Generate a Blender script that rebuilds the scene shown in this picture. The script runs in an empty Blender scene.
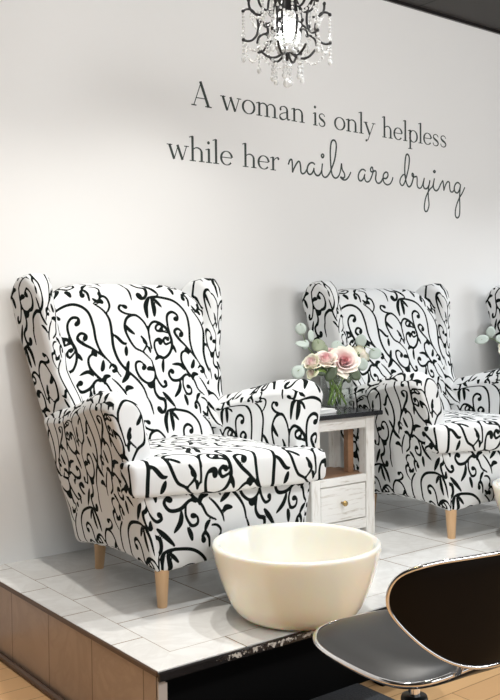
import bpy, math, random
import numpy as np
from mathutils import Vector, Matrix

random.seed(7)
RNG = np.random.default_rng(11)
scene = bpy.context.scene
COL = scene.collection
PI = math.pi

# ------------------------------------------------------------------ helpers
def link(o, parent=None):
    COL.objects.link(o)
    if parent is not None:
        o.parent = parent
    return o

def tag(o, label=None, cat=None, group=None, kind=None):
    if label: o['label'] = label
    if cat: o['category'] = cat
    if group: o['group'] = group
    if kind: o['kind'] = kind
    return o

def thing(name, label, cat, loc=(0, 0, 0), rotz=0.0, group=None):
    o = bpy.data.objects.new(name, None)
    o.empty_display_size = 0.05
    o.location = loc
    o.rotation_euler = (0, 0, rotz)
    link(o)
    return tag(o, label, cat, group)

def mesh_obj(name, verts, faces, mats, parent=None, smooth=True, midx=None, label=None):
    me = bpy.data.meshes.new(name)
    me.from_pydata([tuple(map(float, v)) for v in verts], [], [tuple(int(i) for i in f) for f in faces])
    if not isinstance(mats, (list, tuple)): mats = [mats]
    for m in mats: me.materials.append(m)
    if midx is not None:
        me.polygons.foreach_set('material_index', list(midx))
    if smooth:
        me.polygons.foreach_set('use_smooth', [True] * len(me.polygons))
    me.update()
    o = bpy.data.objects.new(name, me)
    link(o, parent)
    if label: o['label'] = label
    return o

def copy_tree(o, parent=None):
    c = o.copy()
    COL.objects.link(c)
    if parent is not None: c.parent = parent
    for ch in list(o.children): copy_tree(ch, c)
    return c

class MB:
    """collects shapes and links them as one mesh"""
    def __init__(s): s.v = []; s.f = []; s.m = []
    def add(s, verts, faces, mi=0):
        b = len(s.v)
        s.v += [tuple(v) for v in verts]
        s.f += [tuple(i + b for i in f) for f in faces]
        s.m += [mi] * len(faces)
    def box(s, lo, hi, bev=0.0, mi=0):
        lo = np.array(lo, float); hi = np.array(hi, float)
        c = (lo + hi) / 2; h = (hi - lo) / 2
        if bev <= 0:
            v = [c + h * np.array(p) for p in ((-1,-1,-1),(1,-1,-1),(1,1,-1),(-1,1,-1),(-1,-1,1),(1,-1,1),(1,1,1),(-1,1,1))]
            f = [(0,3,2,1),(4,5,6,7),(0,1,5,4),(1,2,6,5),(2,3,7,6),(3,0,4,7)]
            s.add(v, f, mi); return
        bev = min(bev, *(h * .95))
        idx = {}; v = []
        for sx in (-1,1):
            for sy in (-1,1):
                for sz in (-1,1):
                    sg = np.array((sx,sy,sz), float)
                    for a in range(3):
                        p = c + sg * (h - bev); p[a] += sg[a] * bev
                        idx[(sx,sy,sz,a)] = len(v); v.append(p)
        f = []
        def q(*k): f.append(tuple(idx[i] for i in k))
        for a in range(3):
            b_, c_ = (a+1)%3, (a+2)%3
            for sg in (-1,1):
                ks = []
                for (t,u) in ((-1,-1),(1,-1),(1,1),(-1,1)):
                    k=[0,0,0]; k[a]=sg;k[b_]=t;k[c_]=u; ks.append((*k,a))
                if sg<0: ks=ks[::-1]
                q(*ks)
            for t in (-1,1):
                for u in (-1,1):
                    k1=[0,0,0];k1[b_]=t;k1[c_]=u
                    k1[a]=-1; k2=list(k1);k2[a]=1
                    ks=[(*k1,b_),(*k2,b_),(*k2,c_),(*k1,c_)]
                    if t*u<0: ks=ks[::-1]
                    ks = ks[::-1]
                    q(*ks)
        for sx in (-1,1):
            for sy in (-1,1):
                for sz in (-1,1):
                    ks=[(sx,sy,sz,0),(sx,sy,sz,1),(sx,sy,sz,2)]
                    if sx*sy*sz<0: ks=ks[::-1]
                    q(*ks)
        s.add(v, f, mi)
    def tube(s, pts, rad, n=10, caps=True, mi=0):
        pts = [np.array(p, float) for p in pts]
        if not isinstance(rad, (list, tuple, np.ndarray)): rad = [rad] * len(pts)
        T = []
        for i in range(len(pts)):
            a = pts[max(i-1,0)]; b = pts[min(i+1,len(pts)-1)]
            t = b - a; T.append(t / (np.linalg.norm(t) + 1e-12))
        up = np.array((0,0,1.0))
        if abs(T[0] @ up) > .9: up = np.array((1.0,0,0))
        N = up - T[0]*(up@T[0]); N /= np.linalg.norm(N)
        V = []; F = []
        for i,(p,t) in enumerate(zip(pts,T)):
            N = N - t*(N@t); N /= (np.linalg.norm(N)+1e-12); B = np.cross(t,N)
            for k in range(n):
                a = 2*PI*k/n
                V.append(p + rad[i]*(math.cos(a)*N + math.sin(a)*B))
        for i in range(len(pts)-1):
            for k in range(n):
                F.append((i*n+k, i*n+(k+1)%n, (i+1)*n+(k+1)%n, (i+1)*n+k))
        if caps:
            F.append(tuple(range(n-1,-1,-1))); F.append(tuple((len(pts)-1)*n+k for k in range(n)))
        s.add(V, F, mi)
    def lathe(s, prof, n=48, c=(0,0,0), mi=0, closed=False):
        V = []; F = []
        for r,z in prof:
            for k in range(n):
                a = 2*PI*k/n; V.append((c[0]+r*math.cos(a), c[1]+r*math.sin(a), c[2]+z))
        m = len(prof)
        rng = range(m) if closed else range(m-1)
        for i in rng:
            j=(i+1)%m
            for k in range(n):
                F.append((i*n+k, i*n+(k+1)%n, j*n+(k+1)%n, j*n+k))
        if not closed:
            if prof[0][0] > 1e-6: F.append(tuple(range(n-1,-1,-1)))
            if prof[-1][0] > 1e-6: F.append(tuple((m-1)*n+k for k in range(n)))
        s.add(V, F, mi)
    def bead(s, c, r, sz=1.0, mi=0, n=6, m=4):
        V=[(c[0],c[1],c[2]-r*sz)]; F=[]
        for i in range(1,m):
            t=PI*i/m
            for k in range(n):
                a=2*PI*(k+.5*(i%2))/n
                V.append((c[0]+r*math.sin(t)*math.cos(a), c[1]+r*math.sin(t)*math.sin(a), c[2]-r*sz*math.cos(t)))
        V.append((c[0],c[1],c[2]+r*sz)); L=len(V)-1
        for k in range(n): F.append((0,1+(k+1)%n,1+k)); F.append((L,1+(m-2)*n+k,1+(m-2)*n+(k+1)%n))
        for i in range(m-2):
            for k in range(n):
                a=1+i*n+k;b=1+i*n+(k+1)%n; F.append((a,b,b+n,a+n))
        s.add(V,F,mi)
    def build(s, name, mats, parent=None, smooth=True, label=None):
        return mesh_obj(name, s.v, s.f, mats, parent, smooth, s.m, label)

def autosmooth(o, ang=35):
    me = o.data
    me.set_sharp_from_angle(angle=math.radians(ang))

def catmull(pts, per=8, closed=False):
    P = [np.array(p, float) for p in pts]; n = len(P); out = []
    rng = n if closed else n-1
    for i in range(rng):
        if closed: p0,p1,p2,p3 = P[(i-1)%n],P[i],P[(i+1)%n],P[(i+2)%n]
        else: p0,p1,p2,p3 = P[max(i-1,0)],P[i],P[i+1],P[min(i+2,n-1)]
        for k in range(per):
            t=k/per
            out.append(.5*((2*p1)+(-p0+p2)*t+(2*p0-5*p1+4*p2-p3)*t*t+(-p0+3*p1-3*p2+p3)*t**3))
    if not closed: out.append(P[-1])
    return out

# ------------------------------------------------------------------ materials
def new_mat(name, base=(.8,.8,.8), rough=.5, metal=0.0, **kw):
    m = bpy.data.materials.new(name); m.use_nodes = True
    b = m.node_tree.nodes['Principled BSDF']
    b.inputs['Base Color'].default_value = (*base, 1)
    b.inputs['Roughness'].default_value = rough
    b.inputs['Metallic'].default_value = metal
    for k, v in kw.items(): b.inputs[k.replace('_', ' ')].default_value = v
    return m

class NT:
    def __init__(s, m): s.t = m.node_tree; s.b = s.t.nodes['Principled BSDF']
    def n(s, typ, **kw):
        nd = s.t.nodes.new(typ)
        for k, v in kw.items(): setattr(nd, k, v)
        return nd
    def set(s, sock, v):
        if isinstance(v, bpy.types.NodeSocket): s.t.links.new(v, sock)
        else: sock.default_value = v
    def math(s, op, a, b=0.0, c=None):
        nd = s.n('ShaderNodeMath', operation=op); s.set(nd.inputs[0], a); s.set(nd.inputs[1], b)
        if c is not None: s.set(nd.inputs[2], c)
        return nd.outputs[0]
    def coord(s, scale=(1,1,1), rot=(0,0,0), loc=(0,0,0), src='Object'):
        tc = s.n('ShaderNodeTexCoord'); mp = s.n('ShaderNodeMapping')
        mp.inputs['Scale'].default_value = scale; mp.inputs['Rotation'].default_value = rot; mp.inputs['Location'].default_value = loc
        s.t.links.new(tc.outputs[src], mp.inputs[0]); return mp.outputs[0]
    def noise(s, vec, scale=5, detail=4, rough=.5, dist=0.0):
        nd = s.n('ShaderNodeTexNoise'); s.t.links.new(vec, nd.inputs['Vector'])
        nd.inputs['Scale'].default_value = scale; nd.inputs['Detail'].default_value = detail
        nd.inputs['Roughness'].default_value = rough; nd.inputs['Distortion'].default_value = dist
        return nd.outputs[0]
    def ramp(s, fac, stops):
        nd = s.n('ShaderNodeValToRGB'); s.t.links.new(fac, nd.inputs[0])
        e = nd.color_ramp.elements
        while len(e) < len(stops): e.new(.5)
        for i, (p, c) in enumerate(stops):
            e[i].position = p; e[i].color = (*c, 1) if len(c) == 3 else c
        return nd.outputs[0]
    def mix(s, fac, a, b):
        nd = s.n('ShaderNodeMix', data_type='RGBA'); s.set(nd.inputs[0], fac)
        for sock, v in ((nd.inputs[6], a), (nd.inputs[7], b)):
            if isinstance(v, bpy.types.NodeSocket): s.t.links.new(v, sock)
            else: sock.default_value = (*v, 1)
        return nd.outputs[2]
    def base(s, c): s.t.links.new(c, s.b.inputs['Base Color'])
    def bump(s, h, strength=.2, dist=.01):
        nd = s.n('ShaderNodeBump'); nd.inputs['Strength'].default_value = strength; nd.inputs['Distance'].default_value = dist
        s.t.links.new(h, nd.inputs['Height']); s.t.links.new(nd.outputs[0], s.b.inputs['Normal'])

M = {}
# painted wall
m = new_mat('wall_paint', (.79, .765, .72), .62); t = NT(m); v = t.coord()
n1 = t.noise(v, 1.3, 3); t.base(t.mix(t.math('MULTIPLY', n1, .5), (.81,.81,.795), (.785,.785,.77)))
t.bump(t.noise(v, 90, 3), .05, .002); M['wall'] = m
# ceiling
m = new_mat('ceiling_paint', (.030, .029, .028), .7); t = NT(m); v = t.coord()
sx = t.n('ShaderNodeSeparateXYZ'); t.t.links.new(v, sx.inputs[0])
fr = t.math('FRACT', t.math('ADD', t.math('DIVIDE', sx.outputs[0], .6), .18))
fy = t.math('FRACT', t.math('ADD', t.math('DIVIDE', sx.outputs[1], .6), .02))
ln = t.math('MAXIMUM', t.math('LESS_THAN', fr, .02), t.math('LESS_THAN', fy, .02))
t.base(t.mix(ln, (.045,.043,.041), (.012,.012,.012))); M['ceiling'] = m
# marble tiles, thin seams
def tile_mat(name, axes, period, offs, band=None, seamcol=(.30,.23,.17), c1=(.82,.82,.80), c2=(.60,.58,.55), rough=.16, w=.0022):
    m = new_mat(name, c1, rough); t = NT(m); v = t.coord()
    sx = t.n('ShaderNodeSeparateXYZ'); t.t.links.new(v, sx.inputs[0])
    lines = None
    def seam(ax, p, o):
        u = t.math('DIVIDE', t.math('SUBTRACT', sx.outputs[ax], o), p)
        d = t.math('MULTIPLY', t.math('ABSOLUTE', t.math('SUBTRACT', u, t.math('ROUND', u))), p)
        return t.math('LESS_THAN', d, w)
    cell = None
    for ax, p, o in zip(axes, period, offs):
        l = seam(ax, p, o); lines = l if lines is None else t.math('MAXIMUM', lines, l)
        c = t.math('FLOOR', t.math('DIVIDE', t.math('SUBTRACT', sx.outputs[ax], o), p))
        cell = t.math('MULTIPLY', c, 12.99) if cell is None else t.math('ADD', cell, t.math('MULTIPLY', c, 78.23))
    rnd = t.math('FRACT', t.math('MULTIPLY', t.math('SINE', cell), 43758.5))
    off = t.n('ShaderNodeCombineXYZ'); t.set(off.inputs[2], t.math('MULTIPLY', rnd, 9.0)); t.set(off.inputs[0], t.math('MULTIPLY', rnd, 5.0))
    va = t.n('ShaderNodeVectorMath', operation='ADD'); t.t.links.new(v, va.inputs[0]); t.t.links.new(off.outputs[0], va.inputs[1])
    nn = t.noise(va.outputs[0], 5.5, 6, .6, 1.6)
    vein = t.ramp(nn, [(.40, (0,0,0)), (.50, (1,1,1)), (.60, (0,0,0))])
    vf = t.n('ShaderNodeRGBToBW'); t.t.links.new(vein, vf.inputs[0])
    cloud = t.noise(va.outputs[0], 3.0, 4, .5)
    base = t.mix(t.math('MULTIPLY', vf.outputs[0], .30), c1, c2)
    base = t.mix(t.math('MULTIPLY', t.math('SUBTRACT', cloud, .35), .9), base, c2)
    base = t.mix(t.math('MULTIPLY', rnd, .10), base, c2)
    t.base(t.mix(lines, base, seamcol)); return m
M['tile_top'] = tile_mat('platform_tile', (0,1), (.36,.2817), (.094,-1.106))
M['tile_left'] = tile_mat('platform_border_tile', (1,), (.2985,), (-.668,))
M['tile_front'] = tile_mat('platform_front_border_tile', (0,), (.36,), (.274,))
M['tile_side'] = tile_mat('platform_side_tile', (1,), (.280,), (-.282,), c1=(.42,.315,.24), c2=(.26,.18,.13), seamcol=(.15,.10,.07), rough=.28, w=.0025)
# wood floor
m = new_mat('oak_floor', (.5,.3,.12), .32); t = NT(m); v = t.coord()
br = t.n('ShaderNodeTexBrick'); t.t.links.new(v, br.inputs['Vector'])
br.offset = .37; br.inputs['Scale'].default_value = 1.0; br.inputs['Brick Width'].default_value = .95; br.inputs['Row Height'].default_value = .095
br.inputs['Mortar Size'].default_value = .0016; br.inputs['Mortar Smooth'].default_value = .1; br.inputs['Bias'].default_value = 0
br.inputs['Color1'].default_value = (.72,.46,.225,1); br.inputs['Color2'].default_value = (.64,.39,.19,1); br.inputs['Mortar'].default_value = (.16,.08,.03,1)
gr = t.noise(t.coord((2,28,2)), 3, 6, .6, .4)
t.base(t.mix(t.math('MULTIPLY', gr, .55), br.outputs[0], (.58,.34,.17))); M['floor'] = m
M['skirting'] = new_mat('brown_trim', (.085,.045,.025), .4)
M['dark_edge'] = new_mat('black_edge', (.012,.010,.010), .22)
m = new_mat('chipped_edge', (.02,.015,.013), .3); t = NT(m)
nn = t.noise(t.coord((1,1,1)), 55, 4, .6)
t.base(t.ramp(nn, [(.50,(.018,.012,.010)), (.56,(.62,.58,.52))])); M['chip'] = m
M['black'] = new_mat('black_paint', (.004,.004,.004), .9, Specular_IOR_Level=.05)
m = new_mat('grey_mat', (.05,.052,.056), .9); t = NT(m); nn = t.noise(t.coord(), 160, 2)
t.base(t.mix(nn, (.035,.037,.041), (.10,.105,.115))); t.bump(nn, .5, .004); M['mat'] = m
# beech legs
m = new_mat('beech_wood', (.6,.38,.2), .4); t = NT(m); gr = t.noise(t.coord((30,30,3)), 3, 4, .5, .3)
t.base(t.mix(gr, (.70,.47,.27), (.56,.34,.17))); M['beech'] = m
# swirl fabric
m = new_mat('swirl_fabric', (.8,.8,.8), .9, Specular_IOR_Level=.1); t = NT(m)
at = t.n('ShaderNodeAttribute'); at.attribute_name = 'vine'
mr = t.n('ShaderNodeMapRange'); t.t.links.new(at.outputs['Fac'], mr.inputs[0])
mr.inputs[1].default_value = -.6; mr.inputs[2].default_value = .6; mr.inputs[3].default_value = 1; mr.inputs[4].default_value = 0
wv = t.noise(t.coord(), 420, 2)
t.base(t.mix(mr.outputs[0], (.72,.73,.73), (.005,.008,.007))); t.bump(wv, .12, .001)
M['fabric'] = m
# whitewashed wood
def whitewash(name, c1, c2, sc):
    m = new_mat(name, c1, .55); t = NT(m); gr = t.noise(t.coord(sc), 3, 7, .65, .5)
    t.base(t.ramp(gr, [(.30, c2), (.47, c1), (1, c1)])); t.bump(gr, .25, .003); return m
M['white_h'] = whitewash('whitewashed_board', (.80,.785,.75), (.50,.45,.39), (3,20,30))
M['white_v'] = whitewash('whitewashed_post', (.80,.785,.75), (.52,.47,.40), (30,20,3))
m = new_mat('bare_wood', (.25,.14,.08), .5); t = NT(m); gr = t.noise(t.coord((4,30,30)), 3, 5, .6, .4)
t.base(t.mix(gr, (.40,.22,.12), (.20,.105,.055))); M['bare'] = m
M['tabletop'] = new_mat('black_tabletop', (.010,.011,.014), .18)
M['brass'] = new_mat('aged_brass', (.42,.29,.12), .35, 1.0)
M['bowl'] = new_mat('cream_acrylic', (.85,.815,.735), .16, Coat_Weight=.4, Coat_Roughness=.08, Subsurface_Weight=.75, Subsurface_Radius=(1.0,.72,.48), Subsurface_Scale=.045)
M['vinyl'] = new_mat('black_vinyl', (.014,.014,.014), .36)
M['shell'] = new_mat('black_back_shell', (.005,.0035,.0025), .35, Specular_IOR_Level=.12)
M['chrome'] = new_mat('chrome', (.83,.83,.84), .07, 1.0)
M['plastic'] = new_mat('black_plastic', (.015,.015,.016), .4)
def thin_clear(name, tint, amount):
    m = bpy.data.materials.new(name); m.use_nodes = True; nt = m.node_tree; nt.nodes.remove(nt.nodes['Principled BSDF'])
    tr = nt.nodes.new('ShaderNodeBsdfTransparent'); tr.inputs[0].default_value = (*tint, 1)
    gl = nt.nodes.new('ShaderNodeBsdfGlossy'); gl.inputs['Roughness'].default_value = .02
    lw = nt.nodes.new('ShaderNodeLayerWeight'); lw.inputs[0].default_value = .5
    pw = nt.nodes.new('ShaderNodeMath'); pw.operation = 'POWER'; pw.inputs[1].default_value = 4.0; nt.links.new(lw.outputs['Facing'], pw.inputs[0])
    ml = nt.nodes.new('ShaderNodeMath'); ml.operation = 'MULTIPLY_ADD'; ml.inputs[1].default_value = amount; ml.inputs[2].default_value = .03; nt.links.new(pw.outputs[0], ml.inputs[0])
    fr = ml
    mx = nt.nodes.new('ShaderNodeMixShader'); nt.links.new(fr.outputs[0], mx.inputs[0]); nt.links.new(tr.outputs[0], mx.inputs[1]); nt.links.new(gl.outputs[0], mx.inputs[2])
    nt.links.new(mx.outputs[0], nt.nodes['Material Output'].inputs[0]); return m
M['glass'] = thin_clear('clear_glass', (.975,.985,.98), .55)
M['water'] = thin_clear('vase_water', (.975,.99,.98), .20)
M['crystal'] = new_mat('crystal', (.98,.99,.98), .04, IOR=1.5, Transmission_Weight=.5)
M['iron'] = new_mat('black_iron', (.020,.020,.020), .38, .4)
m = new_mat('lit_bulb', (1,1,1), .4); b = m.node_tree.nodes['Principled BSDF']
b.inputs['Emission Color'].default_value = (1,.985,.95,1); b.inputs['Emission Strength'].default_value = 120; M['bulb'] = m
m = new_mat('rose_petal', (.9,.6,.55), .55); t = NT(m)
at = t.n('ShaderNodeAttribute'); at.attribute_name = 'layer'
t.base(t.ramp(at.outputs['Fac'], [(0,(.95,.58,.60)), (.22,(.94,.70,.69)), (.5,(.93,.80,.75)), (.82,(.92,.84,.73)), (1,(.86,.84,.66))]))
t.b.inputs['Subsurface Weight'].default_value = .15; t.b.inputs['Subsurface Radius'].default_value = (.02,.01,.008); t.b.inputs['Subsurface Scale'].default_value = .3
M['petal'] = m
M['stem'] = new_mat('green_stem', (.16,.24,.08), .5)
M['wetstem'] = new_mat('bright_stem', (.30,.46,.12), .4)
M['roseleaf'] = new_mat('dark_rose_leaf', (.10,.135,.075), .45)
def leafm(name, a, b):
    m = new_mat(name, a, .6); t = NT(m); t.base(t.mix(t.noise(t.coord(), 25, 3), a, b)); return m
M['euc'] = leafm('eucalyptus_leaf', (.50,.56,.51), (.40,.47,.42))
M['euc_olive'] = leafm('olive_eucalyptus_leaf', (.30,.33,.22), (.22,.26,.17))
M['decal'] = new_mat('dark_green_vinyl', (.022,.034,.026), .38)
M['paper'] = new_mat('white_card', (.78,.78,.77), .4)
# ------------------------------------------------------------------ swirl print: distance field of the printed vines (mm)
KX, KY = .965, .865
TW, TH = 400 * KX, 475 * KY
STROKES = [  # (points, width at each end or profile kind, base width)
 ([(0,60),(30,90),(45,130),(42,190),(38,240),(45,290),(65,330),(100,370),(125,410),(135,452)], 'v', 10.5),
 ([(45,95),(58,70),(54,40),(38,30),(26,42),(32,55)], 'h', 9),
 ([(0,38),(14,52),(30,55)], 'l', 12),
 ([(43,185),(60,200),(80,225),(97,226)], 'l', 12), ([(90,238),(86,258),(82,278)], 'l', 14),
 ([(76,335),(78,318),(88,298)], 'l', 13), ([(72,332),(66,358),(38,384)], 'l', 17), ([(48,418),(58,405),(82,408)], 'l', 16),
 ([(0,325),(14,310),(28,316),(28,334),(14,336)], 'h', 8), ([(0,365),(18,385),(40,420),(48,450)], 'v', 8),
 ([(0,455),(20,458),(34,475),(30,498)], 'h', 8),
 ([(185,300),(155,265),(125,245),(105,200),(99,160),(115,122),(150,110),(178,135),(192,170),(196,205)], 'v', 9.5),
 ([(150,110),(112,102),(92,85),(100,68),(120,76)], 'h', 9), ([(103,150),(116,172),(137,192)], 'l', 13),
 ([(155,265),(178,232),(160,200),(172,226)], 'h', 8), ([(178,240),(186,255),(188,272)], 'l', 10),
 ([(185,300),(190,350),(178,384),(150,394),(122,372),(110,338),(116,308),(136,304),(150,322),(142,332)], 'h', 9.5),
 ([(158,338),(172,334),(188,342)], 'l', 16), ([(146,398),(160,408),(180,396)], 'l', 14),
 ([(188,345),(196,385),(214,412),(234,406),(228,392)], 'h', 9),
 ([(178,386),(174,428),(188,455),(212,466),(212,498),(194,516),(180,500)], 'h', 12),
 ([(196,252),(194,190),(202,158),(226,139),(260,154),(284,190),(291,232),(276,270),(245,293),(220,284),(210,250),(216,222),(236,216),(238,230)], 'h', 10),
 ([(289,225),(262,236),(254,218),(266,206),(274,214)], 'h', 9), ([(284,190),(262,182),(232,178),(228,162),(244,150),(256,166),(246,176)], 'h', 8.5),
 ([(245,293),(220,288),(202,300)], 'l', 13), ([(240,298),(232,325),(227,355)], 'l', 13), ([(290,232),(298,252),(305,274)], 'l', 11),
 ([(222,32),(202,72),(200,126)], 'l', 17), ([(230,38),(234,80),(230,118)], 'l', 17), ([(236,38),(252,56),(268,78)], 'l', 12),
 ([(196,100),(208,55),(226,34),(270,34),(330,50),(370,90),(378,150),(376,210),(386,260),(415,310),(440,360)], 'v', 9.5),
 ([(288,196),(281,150),(285,112),(306,96),(328,106),(330,124),(318,126)], 'h', 10),
 ([(398,285),(355,240),(325,212),(308,182),(324,168),(342,180),(336,194)], 'h', 10.5),
 ([(362,272),(346,262),(328,276),(325,310),(345,350),(372,384),(388,420),(418,440)], 'v', 9.5), ([(362,272),(362,262),(352,256)], 'h', 9),
 ([(386,290),(376,318),(366,332)], 'l', 15), ([(330,346),(312,322),(274,321)], 'l', 12),
 ([(352,372),(335,364),(300,386),(266,386),(252,362),(262,346),(272,352)], 'h', 10.5),
 ([(302,392),(292,428),(264,457)], 'l', 15), ([(322,368),(314,410),(328,444),(350,442),(352,420),(336,414)], 'h', 9),
 ([(364,384),(374,358),(398,354)], 'l', 15), ([(396,438),(384,450),(374,472)], 'l', 13),
 ([(208,432),(232,460),(262,498)], 'l', 15), ([(314,448),(322,470),(326,494)], 'l', 15),
 ([(388,524),(388,494),(376,476),(364,486),(368,500)], 'h', 10),
 ([(135,450),(146,480),(150,520)], 'v', 8),
]
def build_field():
    nx, ny = int(round(TW / 1.6)), int(round(TH / 1.6))
    cw, ch = TW / nx, TH / ny
    D = np.full((ny, nx), 12.0)
    PADR = 12.0
    for pts, kind, w in STROKES:
        p = np.array(catmull(pts, 9)); p[:,0] *= KX; p[:,1] *= KY
        n = len(p); tt = np.linspace(0, 1, n); w = w * 1.09
        if kind == 'v': r = w * .5 * (0.62 + .38 * np.sin(PI * tt))
        elif kind == 'h':
            r = w * .5 * (.62 + .38 * np.sin(PI * np.minimum(tt * 1.1, 1)))
            r = np.where(tt > .86, w * .5 * (.9 + .75 * np.sin(PI * (tt - .86) / .2)), r)
        else: r = w * .5 * np.clip(np.sin(PI * np.clip(.04 + .92 * tt, 0, 1)) ** .8, .12, 1)
        for i in range(n - 1):
            a, b = p[i], p[i+1]; ra, rb = r[i], r[i+1]
            lo = np.minimum(a, b) - PADR - max(ra, rb); hi = np.maximum(a, b) + PADR + max(ra, rb)
            ix = np.arange(int(lo[0] / cw), int(hi[0] / cw) + 1); iy = np.arange(int(lo[1] / ch), int(hi[1] / ch) + 1)
            X, Y = np.meshgrid((ix + .5) * cw, (iy + .5) * ch)
            d = b - a; L2 = d @ d + 1e-9
            t = np.clip(((X - a[0]) * d[0] + (Y - a[1]) * d[1]) / L2, 0, 1)
            dist = np.hypot(X - a[0] - t * d[0], Y - a[1] - t * d[1]) - (ra + (rb - ra) * t)
            I = np.ix_(iy % ny, ix % nx)
            D[I] = np.minimum(D[I], dist)
    return D, cw, ch
FIELD, FCW, FCH = build_field()
def field_at(u, v):
    """u right, v up, in metres"""
    ny, nx = FIELD.shape
    x = u * 1000 / FCW - .5; y = -v * 1000 / FCH - .5
    x0 = np.floor(x).astype(int); y0 = np.floor(y).astype(int); fx = x - x0; fy = y - y0
    g = lambda j, i: FIELD[j % ny, i % nx]
    return (g(y0,x0)*(1-fx)+g(y0,x0+1)*fx)*(1-fy) + (g(y0+1,x0)*(1-fx)+g(y0+1,x0+1)*fx)*fy

# ------------------------------------------------------------------ padded boxes with printed fabric
def lin(n_half, h, r, step):
    k = max(3, int(math.ceil(2 * h / step)))
    return np.linspace(-h, h, k + 1)
def padded_box(name, h, r, deform, parent, uvo=(0, 0), step=.0055, mirror=1, wob=.0, uscale=(1, 1), rot=False):
    hx, hy, hz = h; H = np.array(h)
    gx, gy, gz = lin(0, hx, r, step), lin(0, hy, r, step), lin(0, hz, r, step)
    VV = []; FF = []; UV = []; base = 0
    for face in ('f', 'b', 'l', 'r', 't', 'd'):
        if face in 'fb':
            A, B = np.meshgrid(gx, gz); s = -1 if face == 'f' else 1
            P = np.stack([A, np.full_like(A, s * hy), B], -1); uv = np.stack([A if s < 0 else 1.3 - A, B], -1); flip = s > 0
        elif face in 'lr':
            A, B = np.meshgrid(gy, gz); s = -1 if face == 'l' else 1
            P = np.stack([np.full_like(A, s * hx), A, B], -1); uv = np.stack([s * (hx + A + hy), B], -1); flip = s < 0
        else:
            A, B = np.meshgrid(gx, gy); s = 1 if face == 't' else -1
            P = np.stack([A, B, np.full_like(A, s * hz)], -1); uv = np.stack([A, s * (hz + B + hy)], -1); flip = s < 0
        ny_, nx_ = A.shape
        idx = np.arange(ny_ * nx_).reshape(ny_, nx_) + base
        q = np.stack([idx[:-1,:-1], idx[:-1,1:], idx[1:,1:], idx[1:,:-1]], -1).reshape(-1, 4)
        if flip: q = q[:, ::-1]
        VV.append(P.reshape(-1, 3)); UV.append(uv.reshape(-1, 2)); FF.append(q); base += ny_ * nx_
    P = np.concatenate(VV); UV = np.concatenate(UV); F = np.concatenate(FF)
    key = np.round(P / 1e-5).astype(np.int64)
    _, first, inv = np.unique(key, axis=0, return_index=True, return_inverse=True); inv = inv.reshape(-1)
    V = P[first]
    rr = np.minimum(r, H * .98) if np.ndim(r) == 0 else np.minimum(np.array(r), H * .98)
    Q = np.clip(V, -(H - rr), H - rr)
    d = (V - Q) / rr; ln = np.maximum(np.linalg.norm(d, axis=1, keepdims=True), 1e-9)
    k = np.where(ln > 1e-6, 1.0 / np.maximum(ln, 1.0), 1.0)
    k = np.where(ln > 1, np.max(np.abs(d), axis=1, keepdims=True) / ln, 1.0)
    V2 = Q + d * k * rr
    W = deform(V2 / H)             # normalised -1..1
    if wob:
        ph = W * np.array([1.0, 1.0, 1.0])
        W = W + wob * np.stack([np.sin(23*ph[:,2]+17*ph[:,1]+uvo[0]*9), .7*np.sin(19*ph[:,0]+13*ph[:,2]+2), .6*np.sin(21*ph[:,0]-15*ph[:,1]+uvo[1]*7)], -1)
    val = field_at(UV[:,0] * uscale[0] + uvo[0], UV[:,1] * uscale[1] + uvo[1])
    Fm = inv[F]; cv = val[F]
    if mirror < 0:
        W = W * np.array([-1, 1, 1]); Fm = Fm[:, ::-1]; cv = cv[:, ::-1]
    me = bpy.data.meshes.new(name); nV, nF = len(W), len(Fm)
    me.vertices.add(nV); me.vertices.foreach_set('co', W.astype(np.float32).ravel())
    me.loops.add(nF * 4); me.loops.foreach_set('vertex_index', np.ascontiguousarray(Fm).astype(np.int32).ravel())
    me.polygons.add(nF); me.polygons.foreach_set('loop_start', np.arange(0, nF * 4, 4, dtype=np.int32))
    me.update(calc_edges=True)
    me.polygons.foreach_set('use_smooth', np.ones(nF, bool))
    a = me.attributes.new('vine', 'FLOAT', 'CORNER'); a.data.foreach_set('value', np.ascontiguousarray(cv).astype(np.float32).ravel())
    me.materials.append(M['fabric']); me.update()
    o = bpy.data.objects.new(name, me); link(o, parent); return o

ip = lambda x, xs, ys: np.interp(x, xs, ys)
def y_rear(z): return .262 + .215 * (z - .11) / .87
def w_rear(z): return .294 + .142 * (z - .11) / .87
def w_front(z): return ip(z, [.10,.25,.36,.50,.60,.67], [.296,.332,.364,.402,.436,.446])
def y_front(z): return ip(z, [.10,.36,.50,.60,.67], [-.268,-.260,-.250,-.236,-.226])

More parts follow.
